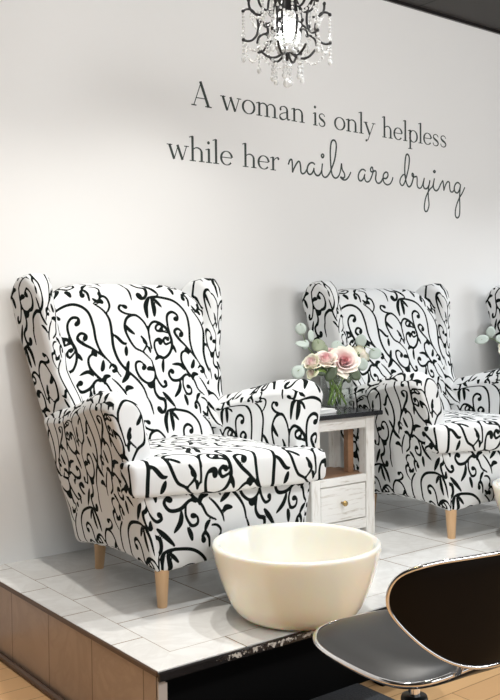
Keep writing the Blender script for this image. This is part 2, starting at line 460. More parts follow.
def d_arm(n):
    a = (n[:,1] + 1) / 2; b = (n[:,2] + 1) / 2; c = (n[:,0] + 1) / 2      # a front..rear, b low..high, c inner..outer
    zt = ip(a, [0,.08,.25,.5,.75,1], [.645,.658,.650,.612,.578,.565]); zb = .105 + .028 * np.sin(PI * a)
    z = zb + (zt - zb) * b
    crown = np.clip((b - .86) / .14, 0, 1)
    z = z - .040 * crown * (2 * c - 1) ** 2
    y = y_front(z) + (y_rear(z) - .012 - y_front(z)) * a
    W = w_front(z) + (w_rear(z) - w_front(z)) * a ** .8
    th = .118 - .055 * (1 - b)
    x = W - th * (1 - c)
    return np.stack([x, y, z], -1)
def d_wing(n):
    a = (n[:,1] + 1) / 2; b = (n[:,2] + 1) / 2; c = (n[:,0] + 1) / 2
    zt = ip(a, [0,.12,.35,.62,.85,1], [.962,1.0,1.034,1.028,.990,.952]); zb = .46
    z = zb + (zt - zb) * b
    yr = y_rear(z); yf = ip(z, [.46,.60,.70,.85,1.0], [.12,.215,.262,.285,.292])
    y = yf + (yr - yf) * a
    Wr = w_rear(z); Wf = Wr - .045 + .012 * np.sin(PI * np.clip((z - .6) / .43, 0, 1))
    W = Wf + (Wr - Wf) * a
    th = .056 + .112 * a
    return np.stack([W - th * (1 - c), y, z], -1)
def d_back(n):
    a = (n[:,1] + 1) / 2; b = (n[:,2] + 1) / 2; x = n[:,0]
    zt = 1.006 - .012 * x ** 2 - .050 * np.clip((np.abs(x) - .45) / .4, 0, 1) ** 2; z = .33 + (zt - .33) * b
    yf = .185 + .185 * (z - .45) / .55 - .018 * (1 - x ** 2)
    y = yf + (y_rear(z) - .004 - yf) * a
    return np.stack([x * (w_rear(z) - .055), y, z], -1)
def d_base(n):
    a = (n[:,1] + 1) / 2; b = (n[:,2] + 1) / 2; x = n[:,0]
    zb = .104 + .022 * np.sin(PI * np.clip(a, 0, 1)) + .010 * (1 - x ** 2)
    z = zb + (.352 - zb) * b
    hw = ip(z, [.10,.25,.36], [.284,.316,.345])
    yf = -.270 - .012 * (1 - x ** 2)
    y = yf + (y_rear(z) - .02 - yf) * a
    return np.stack([x * hw, y, z], -1)
def d_cushion(n):
    a = (n[:,1] + 1) / 2; b = (n[:,2] + 1) / 2; x = n[:,0]
    xs = ip(a, [0,.14,.22,1], [1,1,.80,.74])
    z = .338 + .104 * b + (.016 * (1 - x ** 2) * np.sin(PI * np.clip(.15 + .8 * a, 0, 1))) * b - .028 * x * .5 * (1 - a)
    z = z - .006 * (1 - x**2) * (1 - b)
    y = -.318 - .075 * x * .376 * (1 - a) + .55 * a - .012 * (1 - x ** 2) * (1 - a) - .010 * np.sin(PI * b) * (1 - a)
    return np.stack([x * .368 * xs - .034 * (1 - a) ** 1.5, y, z], -1)

def make_armchair(loc, label, rz):
    t = thing('wing_armchair', label, 'armchair', loc, rz, 'swirl-print wing armchairs along the wall')
    padded_box('seat_base', (.345,.27,.125), .022, d_base, t, (.10,.02), wob=.0012, uscale=(.86,.86))
    padded_box('seat_cushion', (.376,.275,.056), (.020,.022,.020), d_cushion, t, (.31,.21), wob=.0026, uscale=(.84,.84))
    padded_box('backrest', (.36,.06,.335), .040, d_back, t, (.147,-.315), wob=.0010, uscale=(.93,1))
    for s in (-1, 1):
        padded_box('armrest', (.058,.375,.275), (.035,.022,.030), d_arm, t, (.22 + .07*s,.13+.05*s), mirror=s, wob=.0018, uscale=(.88,.88))
        padded_box('wing', (.055,.10,.275), .030, d_wing, t, (.10 + .09*s,-.02 + .06*s), mirror=s, wob=.0012)
    for (x, y) in ((-.268,-.246),(.268,-.246),(-.196,.250),(.196,.250)):
        b = MB(); n = 20; dx, dy = (.010 if x > 0 else -.004), (-.006 if y < 0 else .006)
        b.tube([(x+dx,y+dy,0.0),(x+dx,y+dy,.003),(x,y,.128),(x,y,.150)], [.0145,.0155,.0235,.0235], n)
        o = b.build('leg', M['beech'], t); autosmooth(o, 50)
    return t
# ------------------------------------------------------------------ setting
FZ = -0.263         # salon floor; the platform top is z = 0
FRONT = -1.200      # front edge of the platform
def struct(o): o['kind'] = 'structure'; return o
def slab(name, lo, hi, mat, bev=0.0):
    b = MB(); b.box(lo, hi, bev); return struct(b.build(name, mat, smooth=False))
slab('floor', (-5, -8, FZ - .1), (9, .1, FZ), M['floor'])
slab('wall_back', (-5, 0, FZ), (9, .12, 2.42), M['wall'])
slab('ceiling', (-5, -8, 2.42), (9, .12, 2.5), M['ceiling'])
b = MB(); b.box((-5, -.012, 2.404), (9, 0, 2.42)); struct(b.build('trim_1', M['dark_edge'], smooth=False))
# platform: tiled deck, tiled borders, tiled left side, dark open front
PX1 = 8.0
slab('platform_deck', (.094, FRONT + .094, -.03), (PX1, -.0005, 0), M['tile_top'])
b = MB()
b.add([(0,0,0),(.094,0,0),(.094,FRONT+.094,0),(0,FRONT,0),(0,0,-.012),(0,FRONT,-.012),(.094,0,-.03),(.094,FRONT+.094,-.03)],
      [(0,3,2,1),(0,4,5,3)])
struct(b.build('platform_border_left', M['tile_left'], smooth=False))
b = MB()
b.add([(0,FRONT,0),(.094,FRONT+.094,0),(PX1,FRONT+.094,0),(PX1,FRONT,0),(0,FRONT,-.004),(PX1,FRONT,-.004)], [(0,3,2,1),(0,4,5,3)])
struct(b.build('platform_border_front', M['tile_front'], smooth=False))
b = MB(); b.box((-.004, FRONT, -.016), (.004, 0, -.0012), .002); struct(b.build('trim_2', M['skirting'], smooth=False))
slab('platform_side', (.004, FRONT + .012, FZ), (.024, 0, -.012), M['tile_side'])
b = MB(); b.box((.004, FRONT + .006, FZ), (.030, FRONT + .016, -.012)); struct(b.build('trim_3', new_mat('tile_end', (.50,.44,.39), .4), smooth=False))
b = MB(); b.box((-.014, FRONT + .012, FZ), (.004, 0, FZ + .022), .006); struct(b.build('baseboard_left', M['skirting'], smooth=False))
b = MB(); b.box((-.003, FRONT - .010, -.026), (PX1, FRONT - .0005, -.0015), .003); struct(b.build('trim_4', M['dark_edge'], smooth=False))
# chipped strip on the front edge
b = MB(); V = []; F = []; rr = random.Random(3); n = 90
for i in range(n + 1):
    x = .17 + .42 * i / n
    e = min(1, i / 6, (n - i) / 14)
    zt = -.010 + .006 * e * rr.random(); zb = zt - e * (.004 + .010 * rr.random()) - .001
    V += [(x, FRONT - .0112, zt), (x, FRONT - .0112, zb), (x, FRONT - .0095, zt), (x, FRONT - .0095, zb)]
for i in range(n):
    a = 4 * i; F += [(a, a+1, a+5, a+4), (a+2, a, a+4, a+6), (a+1, a+3, a+7, a+5)]
b.add(V, F); struct(b.build('trim_5', M['chip'], smooth=False))
slab('platform_underside', (.024, FRONT + .002, -.034), (PX1, -1.09, -.0305), M['black'])
slab('platform_shade_panel', (.024, -1.105, FZ), (PX1, -1.09, -.034), M['black'])  # black sheet set forward, standing in for the shade on the recess floor
b = MB(); b.box((.82, -1.17, FZ), (.86, -1.13, -.034), .003); struct(b.build('platform_post', M['black'], smooth=False))

# ------------------------------------------------------------------ armchairs
SP = 1.350
CH0 = (.540, -.525)
chair = make_armchair((.541, -.520, 0), 'black and white swirl-print wing armchair behind the front-edge white bowl, nearest the platform corner', math.radians(1.5))
c2 = copy_tree(chair); c2.location = (1.880, -.527, 0); c2.rotation_euler = (0, 0, math.radians(.3))
c2['label'] = 'black and white swirl-print wing armchair behind the pink roses, second along the wall'
c3 = copy_tree(chair); c3.location = (3.165, -.520, 0); c3.rotation_euler = (0, 0, math.radians(2))
c3['label'] = 'black and white swirl-print wing armchair cut off by the right edge of the photo'

# ------------------------------------------------------------------ foot bowls
def make_bowl(loc, label):
    prof = [(.0,.0),(.120,.0),(.146,.002),(.166,.009),(.182,.022),(.197,.045),(.212,.078),(.225,.112),(.236,.146),(.2435,.176),(.2475,.193),
            (.2478,.199),(.2455,.2035),(.2405,.2055),(.2345,.205),(.2295,.2015),(.2265,.196),(.222,.178),(.212,.14),(.198,.10),(.182,.065),(.160,.040),(.13,.026),(.08,.021),(0,.020)]
    prof = [(r, z * 1.06) for r, z in prof]; p = [tuple(q) for q in catmull(prof, 3)]
    b = MB(); b.lathe([(max(r, 0), max(z, 0)) for r, z in p], 96, (0, 0, 0))
    o = b.build('foot_bowl', M['bowl'])
    o.location = loc
    return tag(o, label, 'bowl', 'white foot bowls on the platform edge')
bowl = make_bowl((.548, -1.088, 0), 'round cream white foot bowl on the platform edge before the nearest armchair')
bw = bowl.copy(); COL.objects.link(bw); bw.location = (.560 + SP - .012, -1.066, 0)
bw['label'] = 'white foot bowl half hidden at the right edge before the second armchair'

# ------------------------------------------------------------------ side tables
def make_table(loc, label):
    """origin: floor under the front left leg's outer corner; width .34, depth .236"""
    t = thing('side_table', label, 'side table', loc, 0, 'whitewashed side tables between armchairs')
    W_, D_ = .340, .236
    b = MB(); b.box((-.024, -.024, .480), (W_ + .026, D_ + .02, .498), .003); b.build('table_top', M['tabletop'], t, False)
    lw = .046
    lr = .038
    for x, y, q in ((0,0,lw),(W_-lw,0,lw),(0,D_-lr,lr),(W_-lr,D_-lr,lr)):
        b = MB(); b.box((x, y, 0), (x+q, y+q, .480), .003); b.build('leg', M['white_v'], t, False)
    for y0 in (.006, D_ - .024):
        b = MB(); b.box((lw, y0, .432), (W_-lw, y0+.018, .480), .002); b.build('apron', M['white_h'], t, False)
    for x0 in (.006, W_-.024):
        b = MB(); b.box((x0, lw, .438), (x0+.018, D_-lw, .480), .002); b.build('side_apron', M['white_h'], t, False)
    b = MB(); b.box((.012, .012, .236), (W_-.012, D_-.012, .246), .002); b.build('shelf', M['bare'], t, False)
    b = MB(); b.box((lw, .002, .216), (W_-lw, .020, .2465), .002); b.build('shelf_rail', M['white_h'], t, False)
    b = MB(); b.box((W_-lw-.034, .070, .246), (W_-lw-.004, .098, .480), .002); b.build('inner_post', M['bare'], t, False, 'bare brown wood post')
    for x0 in (.010, W_-.024):
        b = MB(); b.box((x0, lw, .05), (x0+.014, D_-lw, .236), .001); b.build('side_panel', M['white_h'], t, False)
    b = MB(); b.box((lw, D_-.02, .05), (W_-lw, D_-.006, .236), .001); b.build('back_panel', M['white_h'], t, False)
    b = MB(); b.box((lw+.003, .003, .074), (W_-lw-.003, .020, .2125), .003); d = b.build('drawer', M['white_h'], t, False)
    b = MB(); b.lathe([(.004,0),(.004,.012),(.0095,.015),(.0115,.021),(.0095,.026),(.004,.028),(0,.0285)], 20)
    k = b.build('knob', M['brass'], d); k.rotation_euler = (PI/2, 0, 0); k.location = (W_/2 - .012, .003, .147)
    b = MB(); b.box((lw, .004, .030), (W_-lw, .020, .070), .002); b.build('bottom_rail', M['white_h'], t, False)
    return t
TX, TY = 1.105, -.526
table = make_table((TX, TY, 0), 'whitewashed side table with black top and one drawer, under the clear rose vase')
t2 = copy_tree(table); t2.location = (TX + SP - .075, TY, 0)
t2['label'] = 'whitewashed side table hidden beyond the second armchair'

# ------------------------------------------------------------------ vase, roses and eucalyptus
VB = np.array((1.382, -.372, .498))
def make_vase(loc, label):
    t = thing('glass_vase', label, 'vase', loc, 0, 'clear cylinder vases on the side tables')
    b = MB(); R_ = .068; H_ = .150
    b.lathe([(0,0),(R_-.004,0),(R_,.004),(R_,H_-.002),(R_-.001,H_),(R_-.003,H_),(R_-.004,H_-.002),(R_-.004,.012),(0,.012)], 64)
    b.build('glass_body', M['glass'], t)
    b = MB(); b.lathe([(0,.0125),(R_-.0045,.0125),(R_-.0045,.080),(0,.080)], 64); o = b.build('water', M['water'], t); autosmooth(o, 40)
    return t
vase = make_vase(VB, 'clear glass cylinder vase of pink roses on the side table before second armchair')

def petal_mesh(R_, H_, seed, npet=26, openness=1.0):
    R_ *= 1.12
    rg = random.Random(seed); b = MB(); lay = []
    for i in range(npet):
        T = (i + .5) / npet; az = i * 2.399963 + rg.uniform(-.2, .2)
        rc = R_ * (.10 + .78 * T ** .9); w = 1.55 - .75 * T; nS, nT = 8, 7
        V = []; F = []
        hh = H_ * (1.0 - .30 * T ** 2.2 * openness)
        for j in range(nT + 1):
            tt = j / nT
            r0 = rc * (.30 + .70 * math.sin(PI / 2 * min(1, tt * 1.25)))
            curl = max(0, tt - .62) / .38
            r0 += R_ * .30 * T * openness * curl ** 2
            z = hh * (tt - .22 * T * curl ** 2) 
            ww = w * (math.sin(PI * (.20 + .62 * tt)) ** .7)
            for k in range(nS + 1):
                s = -1 + 2 * k / nS
                ripple = .03 * R_ * math.sin(3 * s + i) * tt
                zz = z - hh * .16 * tt * s * s
                a = az + s * ww
                rr_ = r0 * (1 + .10 * s) + ripple + .004 * T * s
                V.append((rr_ * math.cos(a), rr_ * math.sin(a), zz))
                lay.append(min(1, T * .86 + .22 * max(0, tt - .7) / .3 * T + rg.uniform(-.03,.03)))
        for j in range(nT):
            for k in range(nS):
                a = j * (nS + 1) + k; F.append((a, a+1, a+nS+2, a+nS+1))
        b.add(V, F)
    return b, lay
def make_rose(name, label, base, centre, R_, H_, tilt, seed, shift=0.0, leaf=False, npet=26, group='pink roses in the vase', openness=1.0):
    """base: stem foot inside the vase; centre: middle of the bloom; tilt: direction the bloom faces"""
    t = thing(name, label, 'rose', base, 0, group)
    base = np.array(base, float); centre = np.array(centre, float); d = np.array(tilt, float); d /= np.linalg.norm(d)
    foot = centre - d * H_ * .5
    b, lay = petal_mesh(R_, H_, seed, npet, openness)
    o = b.build('bloom', M['petal'], t)
    a = o.data.attributes.new('layer', 'FLOAT', 'POINT'); a.data.foreach_set('value', [max(0, min(1, x + shift)) for x in lay])
    q = Vector(d).to_track_quat('Z', 'Y')
    o.rotation_euler = q.to_euler(); o.location = foot - base
    mid = np.array((VB[0] + (foot[0]-VB[0])*.45, VB[1] + (foot[1]-VB[1])*.45, VB[2] + .150)) if group.startswith('pink') else (base + foot) / 2
    pts = catmull([base, mid, foot - d * .012, foot + d * .006], 8)
    b = MB(); b.tube([p - base for p in pts], [.0042] * (len(pts) - 4) + [.0045, .0055, .007, .008], 8); b.build('stem', M['wetstem'], t)
    b = MB()
    for k in range(5):
        a0 = 2 * PI * k / 5; V = []
        for j in range(6):
            tt = j / 5; r = .008 + R_ * .5 * math.sin(tt * 1.6); z = -.004 + .3 * H_ * tt ** 1.5 - .004
            ww = .008 * math.sin(PI * (.25 + .75 * tt)) + .0004
            for s in (-1, 1): V.append((r*math.cos(a0) - s*ww*math.sin(a0), r*math.sin(a0) + s*ww*math.cos(a0), z))
        b.add(V, [(2*j, 2*j+1, 2*j+3, 2*j+2) for j in range(5)])
    s_ = b.build('sepals', M['roseleaf'], t); s_.rotation_euler = o.rotation_euler; s_.location = o.location
    return t
def leaf_obj(name, centre, lx, ly, normal, base, parent, mat, up=(0,0,1), fold=.12):
    """an oval leaf with a shallow fold, its tip along up"""
    c = np.array(centre, float) - np.array(base, float); n = np.array(normal, float); n /= np.linalg.norm(n)
    u = np.array(up, float); u -= n * (u @ n); u /= np.linalg.norm(u); w = np.cross(u, n)
    V = [c]; F = []; K = 20
    for ring in (.55, 1.0):
        for k in range(K):
            a = 2 * PI * k / K; x = lx * ring * math.cos(a); y = ly * ring * (math.sin(a) + .10 * math.sin(a) ** 3)
            V.append(c + w * x + u * y + n * (fold * abs(x) - .25 * fold * y * y / ly))
    for k in range(K):
        F.append((0, 1 + k, 1 + (k+1) % K)); F.append((1+k, 1+K+k, 1+K+(k+1)%K, 1+(k+1)%K))
    nV = len(V)
    V2 = V + [p - n * .0008 for p in V]
    F2 = F + [tuple(i + nV for i in f[::-1]) for f in F] + [(1+K+k, 1+K+k+nV, 1+K+(k+1)%K+nV, 1+K+(k+1)%K) for k in range(K)]
    b = MB(); b.add(V2, F2); return b.build(name, mat, parent)

CAMDIR = np.array((-.66, -.70, .15))
def vb(dx, dy, dz=.016): return tuple(VB + np.array((dx, dy, dz)))
make_rose('rose', 'full-blown pink rose with deep pink heart, largest in the vase', vb(-.03,.02), (1.372,-.428,.694), .052, .062, (-.50,-.80,.40), 3, -.06, npet=30)
make_rose('rose', 'pale pink half-open rose just left of the largest rose', vb(.03,.01), (1.276,-.424,.704), .044, .056, (-.35,-.45,.80), 5, .0, npet=24, openness=.6)
make_rose('rose', 'cream-edged pale rose at the far left of the vase', vb(.035,-.02), (1.206,-.420,.692), .036, .054, (-.75,-.35,.70), 8, .22, npet=20, openness=.5)
make_rose('rose', 'small greenish cream rosebud drooping below the left roses', vb(.02,.03), (1.182,-.446,.658), .023, .036, (-.85,-.50,.05), 9, .48, npet=14, openness=.3)
make_rose('rose', 'peach rose seen edge-on at the right behind the largest rose', vb(-.035,-.01), (1.535,-.352,.716), .036, .050, (.85,.10,.55), 12, .16, npet=20, openness=.7)
make_rose('rose', 'pale rose mostly hidden behind the two big front roses', vb(.0,.04), (1.376,-.345,.722), .040, .052, (-.2,-.2,.9), 15, .12, npet=22, openness=.6)
# broad dark leaves under the blooms belong to one bare rose shoot
t = thing('rose_shoot', 'leafy dark green rose shoot under the blooms at the vase rim', 'foliage', vb(0,-.02))
base = np.array(t.location)
b = MB(); b.tube([p - base for p in catmull([base, base + (.004,-.004,.075), base + (.0,-.015,.135), base + (.0,-.022,.165)], 6)], .0028, 8); b.build('stem', M['stem'], t)
for (c, lx, ly, nrm, up) in (((1.305,-.425,.648),.020,.034,(-.6,-.75,.2),(-.5,.2,-.8)), ((1.452,-.400,.640),.024,.032,(-.6,-.75,.3),(.6,-.3,-.7)), ((1.345,-.415,.632),.014,.028,(-.5,-.8,.1),(-.2,0,-1)),
                               ((1.400,-.420,.636),.016,.030,(-.6,-.7,.1),(.2,0,-1)), ((1.425,-.33,.650),.024,.030,(-.5,-.7,.4),(.5,.5,.4)), ((1.322,-.34,.655),.022,.030,(-.5,-.7,.4),(-.5,.5,.3))):
    leaf_obj('leaf', c, lx, ly, nrm, base, t, M['roseleaf'], up)
def sprig(label, base, path, leaves, mat='euc', group='eucalyptus sprigs in the vase'):
    t = thing('eucalyptus_sprig', label, 'eucalyptus', base, 0, group); base = np.array(base, float)
    pts = catmull([base] + [np.array(p) for p in path], 8)
    b = MB(); b.tube([p - base for p in pts], np.linspace(.0024, .0012, len(pts)), 6); b.build('stem', M['stem'], t)
    for (c, r, nrm, up, e) in leaves:
        leaf_obj('leaf', c, r * .88, r * .88 * e, nrm, base, t, M[mat], up)
    return t
sprig('tallest eucalyptus sprig rising left of the roses against the wall', vb(.03,.02), [(1.35,-.36,.66),(1.25,-.355,.745),(1.215,-.36,.80),(1.20,-.36,.85)],
      [((1.200,-.362,.828),.026,(-.7,-.7,.1),(0,0,1),1.0), ((1.262,-.352,.800),.017,(-.2,-.9,.2),(.1,0,1),1.55), ((1.198,-.37,.768),.017,(-.3,-.8,.6),(-.9,.2,.3),1.7), ((1.232,-.35,.765),.018,(-.5,-.8,.2),(.4,0,.8),1.2)])
sprig('low eucalyptus sprig with one bluish leaf hanging left of the vase', vb(.045,-.01), [(1.33,-.39,.655),(1.24,-.405,.690),(1.16,-.415,.676),(1.13,-.42,.665)],
      [((1.135,-.418,.660),.030,(-.6,-.75,.3),(-.4,0,-.9),1.0), ((1.178,-.40,.672),.018,(-.5,-.8,.3),(.2,0,1),1.1)])
sprig('olive eucalyptus sprig standing behind the left pair of roses', vb(.01,.045), [(1.36,-.345,.66),(1.32,-.345,.73),(1.30,-.35,.78)],
      [((1.302,-.352,.760),.033,(-.4,-.8,.5),(.7,0,.4),1.0), ((1.335,-.345,.742),.022,(-.5,-.8,.3),(.5,0,.7),1.1)], 'euc_olive')
sprig('eucalyptus sprig with greyish leaf behind the middle roses', vb(-.01,.04), [(1.39,-.34,.66),(1.41,-.34,.73),(1.42,-.34,.77)],
      [((1.412,-.342,.752),.028,(-.5,-.8,.3),(.5,0,.7),1.0), ((1.45,-.34,.738),.020,(-.3,-.8,.5),(.6,0,.4),1.2)])
sprig('eucalyptus sprig of round leaves reaching right of the roses', vb(-.04,.0), [(1.43,-.37,.66),(1.50,-.37,.715),(1.545,-.365,.75),(1.60,-.375,.73)],
      [((1.536,-.360,.774),.027,(-.75,-.6,.2),(.2,0,1),1.05), ((1.600,-.378,.718),.029,(-.5,-.8,.3),(.9,-.1,.3),1.05), ((1.508,-.395,.676),.027,(-.6,-.75,.2),(.1,0,-1),1.05)])
# second bouquet, only its left tip is in view
V2 = np.array((1.382 + SP - .05, -.372, .498))
v2 = copy_tree(vase); v2.location = V2; v2['label'] = 'clear glass vase hidden beyond the second armchair'
def v2b(dx, dy): return tuple(V2 + np.array((dx, dy, .016)))
sprig('eucalyptus sprig at the right edge beside the third armchair', v2b(.03,0), [(2.62,-.37,.665),(2.50,-.36,.73),(2.42,-.35,.765),(2.35,-.35,.76)],
      [((2.352,-.35,.760),.026,(-.5,-.8,.4),(-1,0,-.1),1.5), ((2.425,-.345,.795),.026,(-.7,-.7,.2),(.2,0,1),1.15), ((2.49,-.35,.76),.024,(-.5,-.8,.4),(.5,0,.6),1.1)], group='eucalyptus sprig in the second vase')
make_rose('rose', 'pink rose cut off at the right edge beside the third armchair', v2b(.035,-.02), (2.500,-.390,.722), .040, .052, (-.75,-.35,.60), 21, .0, group='rose in the second vase', openness=.6)

# white cards beside the vase
t = thing('card_stack', 'small stack of white cards left of the vase on the side table', 'cards', (1.215, -.462, .498))
for k, (dx, dy, rz) in enumerate(((0,0,.05),(.006,.004,-.03),(-.004,.002,.09))):
    b = MB(); b.box((-.052,-.032,0),(.052,.032,.0052), .0008); o = b.build('card', M['paper'], t, False)
    o.location = (dx, dy, .0056 * k); o.rotation_euler = (0,0,rz)

# ------------------------------------------------------------------ wall lettering
DEC = .0012
def ribbon(b, pts, w, dz=0.0):
    """a flat stroke on the wall; pts (x,z), w stroke width(s)"""
    p = [np.array(q, float) for q in pts]; n = len(p)
    if not isinstance(w, (list, tuple, np.ndarray)): w = [w] * n
    V = []
    for i in range(n):
        t_ = p[min(i+1,n-1)] - p[max(i-1,0)]; t_ /= (np.linalg.norm(t_)+1e-12); nn = np.array((-t_[1], t_[0])) * w[i] / 2
        l, r = p[i] + nn, p[i] - nn
        V += [(l[0], -DEC, l[1]), (r[0], -DEC, r[1]), (l[0], -.0002, l[1]), (r[0], -.0002, r[1])]
    F = []
    for i in range(n-1):
        a = 4*i; F += [(a,a+1,a+5,a+4),(a+2,a,a+4,a+6),(a+1,a+3,a+7,a+5)]
    F += [(0,2,3,1),(4*n-4,4*n-3,4*n-1,4*n-2)]
    b.add(V, F)
TK, TN = .185, .062       # thick and thin strokes, in x-heights
def ell(cx, cy, rx, ry, a0=0, a1=360, n=28, tk=TK, tn=TN):
    pts = []; w = []
    for i in range(n+1):
        a = math.radians(a0 + (a1-a0)*i/n); pts.append((cx+rx*math.cos(a), cy+ry*math.sin(a)))
        w.append(tn + (tk-tn)*abs(math.cos(a))**1.6)
    return pts, w
def stem_(x, y0, y1, top='flag', bot=True):
    out = [([(x,y0),(x,y1)], TK)]
    if bot: out.append(([(x-.20,y0+TN/2),(x+.20,y0+TN/2)], TN)); 
    if top == 'flag': out.append(([(x-.22,y1-.10),(x-.10,y1-.05),(x+.02,y1-.01)], [TN,TN*1.2,TN*1.5]))
    return out
def arch(x0, x1, top=1.0):
    pts = []; w = []
    for i in range(15):
        a = PI - PI * i / 14 * 1.0; pts.append(((x0+x1)/2 + (x1-x0)/2*math.cos(a), top - .36 + .33*math.sin(a)))
        w.append(TN + (TK-TN)*max(0, math.cos(PI - a + PI)*0 + (i/14)**2.2))
    return [(pts, w), ([(x1, top-.36),(x1, 0)], TK), ([(x1-.19,TN/2),(x1+.19,TN/2)], TN)]
def dot(x, y, r=.115): 
    return [([(x, y-r),(x,y-r*.6),(x,y),(x,y+r*.6),(x,y+r)], [r*.3,r*1.6,r*2,r*1.6,r*.3])]
def glyph(ch):
    if ch == 'A':
        return [([(.14,0),(.66,1.72)], TN), ([(.60,1.74),(1.16,0)], TK*1.15), ([(.30,.56),(.94,.56)], TN),
                ([(-.02,TN/2),(.32,TN/2)], TN*1.3), ([(.92,TN/2),(1.36,TN/2)], TN*1.3)], 1.36
    if ch == 'w':
        return [([(.12,1),(.42,0)], TK), ([(.42,.0),(.68,.95)], TN), ([(.64,1),(.96,0)], TK), ([(.96,0),(1.24,1)], TN),
                ([(-.04,1-TN/2),(.30,1-TN/2)], TN), ([(1.08,1-TN/2),(1.38,1-TN/2)], TN)], 1.36
    if ch == 'o': return [ell(.48,.5,.40,.49)], .96
    if ch == 'c': return [ell(.48,.5,.40,.49,40,320)], .86
    if ch == 'e':
        return [ell(.46,.5,.38,.49,8,322,30), ([(.10,.54),(.82,.54)], TN)], .90
    if ch == 'm': return stem_(.22,0,1) + arch(.22,.78) + arch(.78,1.34), 1.56
    if ch == 'n': return stem_(.22,0,1) + arch(.22,.82), 1.04
    if ch == 'h': return stem_(.22,0,1.74) + arch(.22,.82), 1.04
    if ch == 'l': return stem_(.22,0,1.74), .44
    if ch == 'i': return stem_(.22,0,1) + dot(.20,1.42), .44
    if ch == 'r':
        return stem_(.22,0,1) + [([(.24,.66),(.36,.88),(.52,.98),(.62,.95)], [TN,TN,TN*1.4,TK])] + dot(.62,.90,.095), .74
    if ch == 'a':
        return [(catmull([(.12,.76),(.20,.93),(.42,1.0),(.60,.88),(.64,.70)],5), list(np.interp(np.linspace(0,1,21),[0,.4,1],[TK*.8,TN,TK]))),
                ([(.64,.72),(.64,.18),(.70,.04),(.86,.07)], [TK,TK,TK*.8,TN]),
                (catmull([(.64,.58),(.36,.50),(.12,.34),(.12,.12),(.30,.0),(.50,.08),(.64,.24)],5), list(np.interp(np.linspace(0,1,31),[0,.35,.55,.75,1],[TN,TN*1.3,TK,TN*1.2,TN]))) ] + dot(.15,.74,.09), .90
    if ch == 's':
        return [(catmull([(.62,.78),(.54,.93),(.36,.99),(.18,.92),(.12,.74),(.26,.58),(.48,.45),(.62,.28),(.56,.09),(.36,.01),(.16,.08),(.08,.26)],5),
                 list(np.interp(np.linspace(0,1,56),[0,.12,.3,.42,.52,.68,.85,1],[TN,TN,TN*1.4,TK*.9,TK,TK*.7,TN,TN*1.2])))], .76
    if ch == 'y':
        return [([(.10,1),(.48,.02)], TK), (catmull([(.84,1),(.48,.02),(.34,-.36),(.20,-.50)],6), TN),
                ([(-.06,1-TN/2),(.28,1-TN/2)], TN), ([(.68,1-TN/2),(.98,1-TN/2)], TN)] + dot(.18,-.48,.10), .96
    if ch == 'p':
        return [([(.22,-.58),(.22,1)], TK), ([(.02,-.58),(.42,-.58)], TN), ([(0,.90),(.12,.95),(.24,.99)], [TN,TN*1.2,TN*1.5]), ell(.54,.5,.38,.49,-165,165,26)], 1.0
def word(b, s, x0, x1, base, xh):
    adv = 0; gl = []
    for c in s:
        g, a = glyph(c); gl.append((adv, g)); adv += a + .05
    adv -= .05; kx = (x1 - x0) / adv
    for a, g in gl:
        for pts, w in g:
            P = [(x0 + (a + px) * kx, base + py * xh) for px, py in pts]
            ww = [q * xh for q in w] if isinstance(w, (list, tuple, np.ndarray)) else w * xh
            if len(P) == 2 and False: pass
            ribbon(b, P, ww)
lettering = thing('wall_lettering', 'dark green vinyl quote lettered across the white wall above the armchairs', 'wall lettering', (0, 0, 0))
XH = .0585
for s, x0, x1, z in (('A',.933,1.033,1.7505),('woman',1.081,1.548,1.7515),('is',1.596,1.677,1.749),('only',1.726,1.995,1.7465),('helpless',2.043,2.520,1.7455),
                     ('while',.813,1.140,1.5215),('her',1.191,1.399,1.523)):
    b = MB(); word(b, s, x0, x1, z, XH); b.build('printed_word', M['decal'], lettering, False)
NAILS=[[(1.4469,1.556),(1.4553,1.5754),(1.4651,1.5807),(1.4699,1.5687),(1.4709,1.5234)],[(1.4709,1.5234),(1.4836,1.5483),(1.5028,1.5738),(1.5144,1.5731),(1.5191,1.5516),(1.5206,1.5317),(1.5304,1.5232),(1.5456,1.5302),(1.5567,1.5457)],[(1.6052,1.5711),(1.5951,1.5778),(1.5781,1.5761),(1.5627,1.5608),(1.5583,1.5376),(1.5691,1.5247),(1.5835,1.5273),(1.5964,1.543),(1.5991,1.556)],[(1.5991,1.556),(1.6006,1.539),(1.6115,1.5254),(1.626,1.5235),(1.6391,1.5342),(1.6479,1.551)],[(1.6517,1.5813),(1.6479,1.5542),(1.6494,1.5319),(1.6605,1.5201),(1.6753,1.5214),(1.6912,1.5357),(1.7046,1.5562),(1.7271,1.6035),(1.7383,1.6563),(1.7369,1.6852),(1.7237,1.6954),(1.7087,1.6853),(1.7012,1.6459),(1.7024,1.5946),(1.7071,1.55),(1.7174,1.5283),(1.7333,1.5213),(1.7511,1.5313),(1.7639,1.5552),(1.7715,1.5936)],[(1.7715,1.5936),(1.7756,1.566),(1.7889,1.5477),(1.7905,1.5315),(1.7779,1.5252),(1.7645,1.5292),(1.7796,1.5188),(1.7976,1.5191),(1.8159,1.5337),(1.8316,1.5581)],[(1.6531,1.6255),(1.6608,1.6174),(1.6529,1.6076),(1.6452,1.6158),(1.6531,1.6255)]]
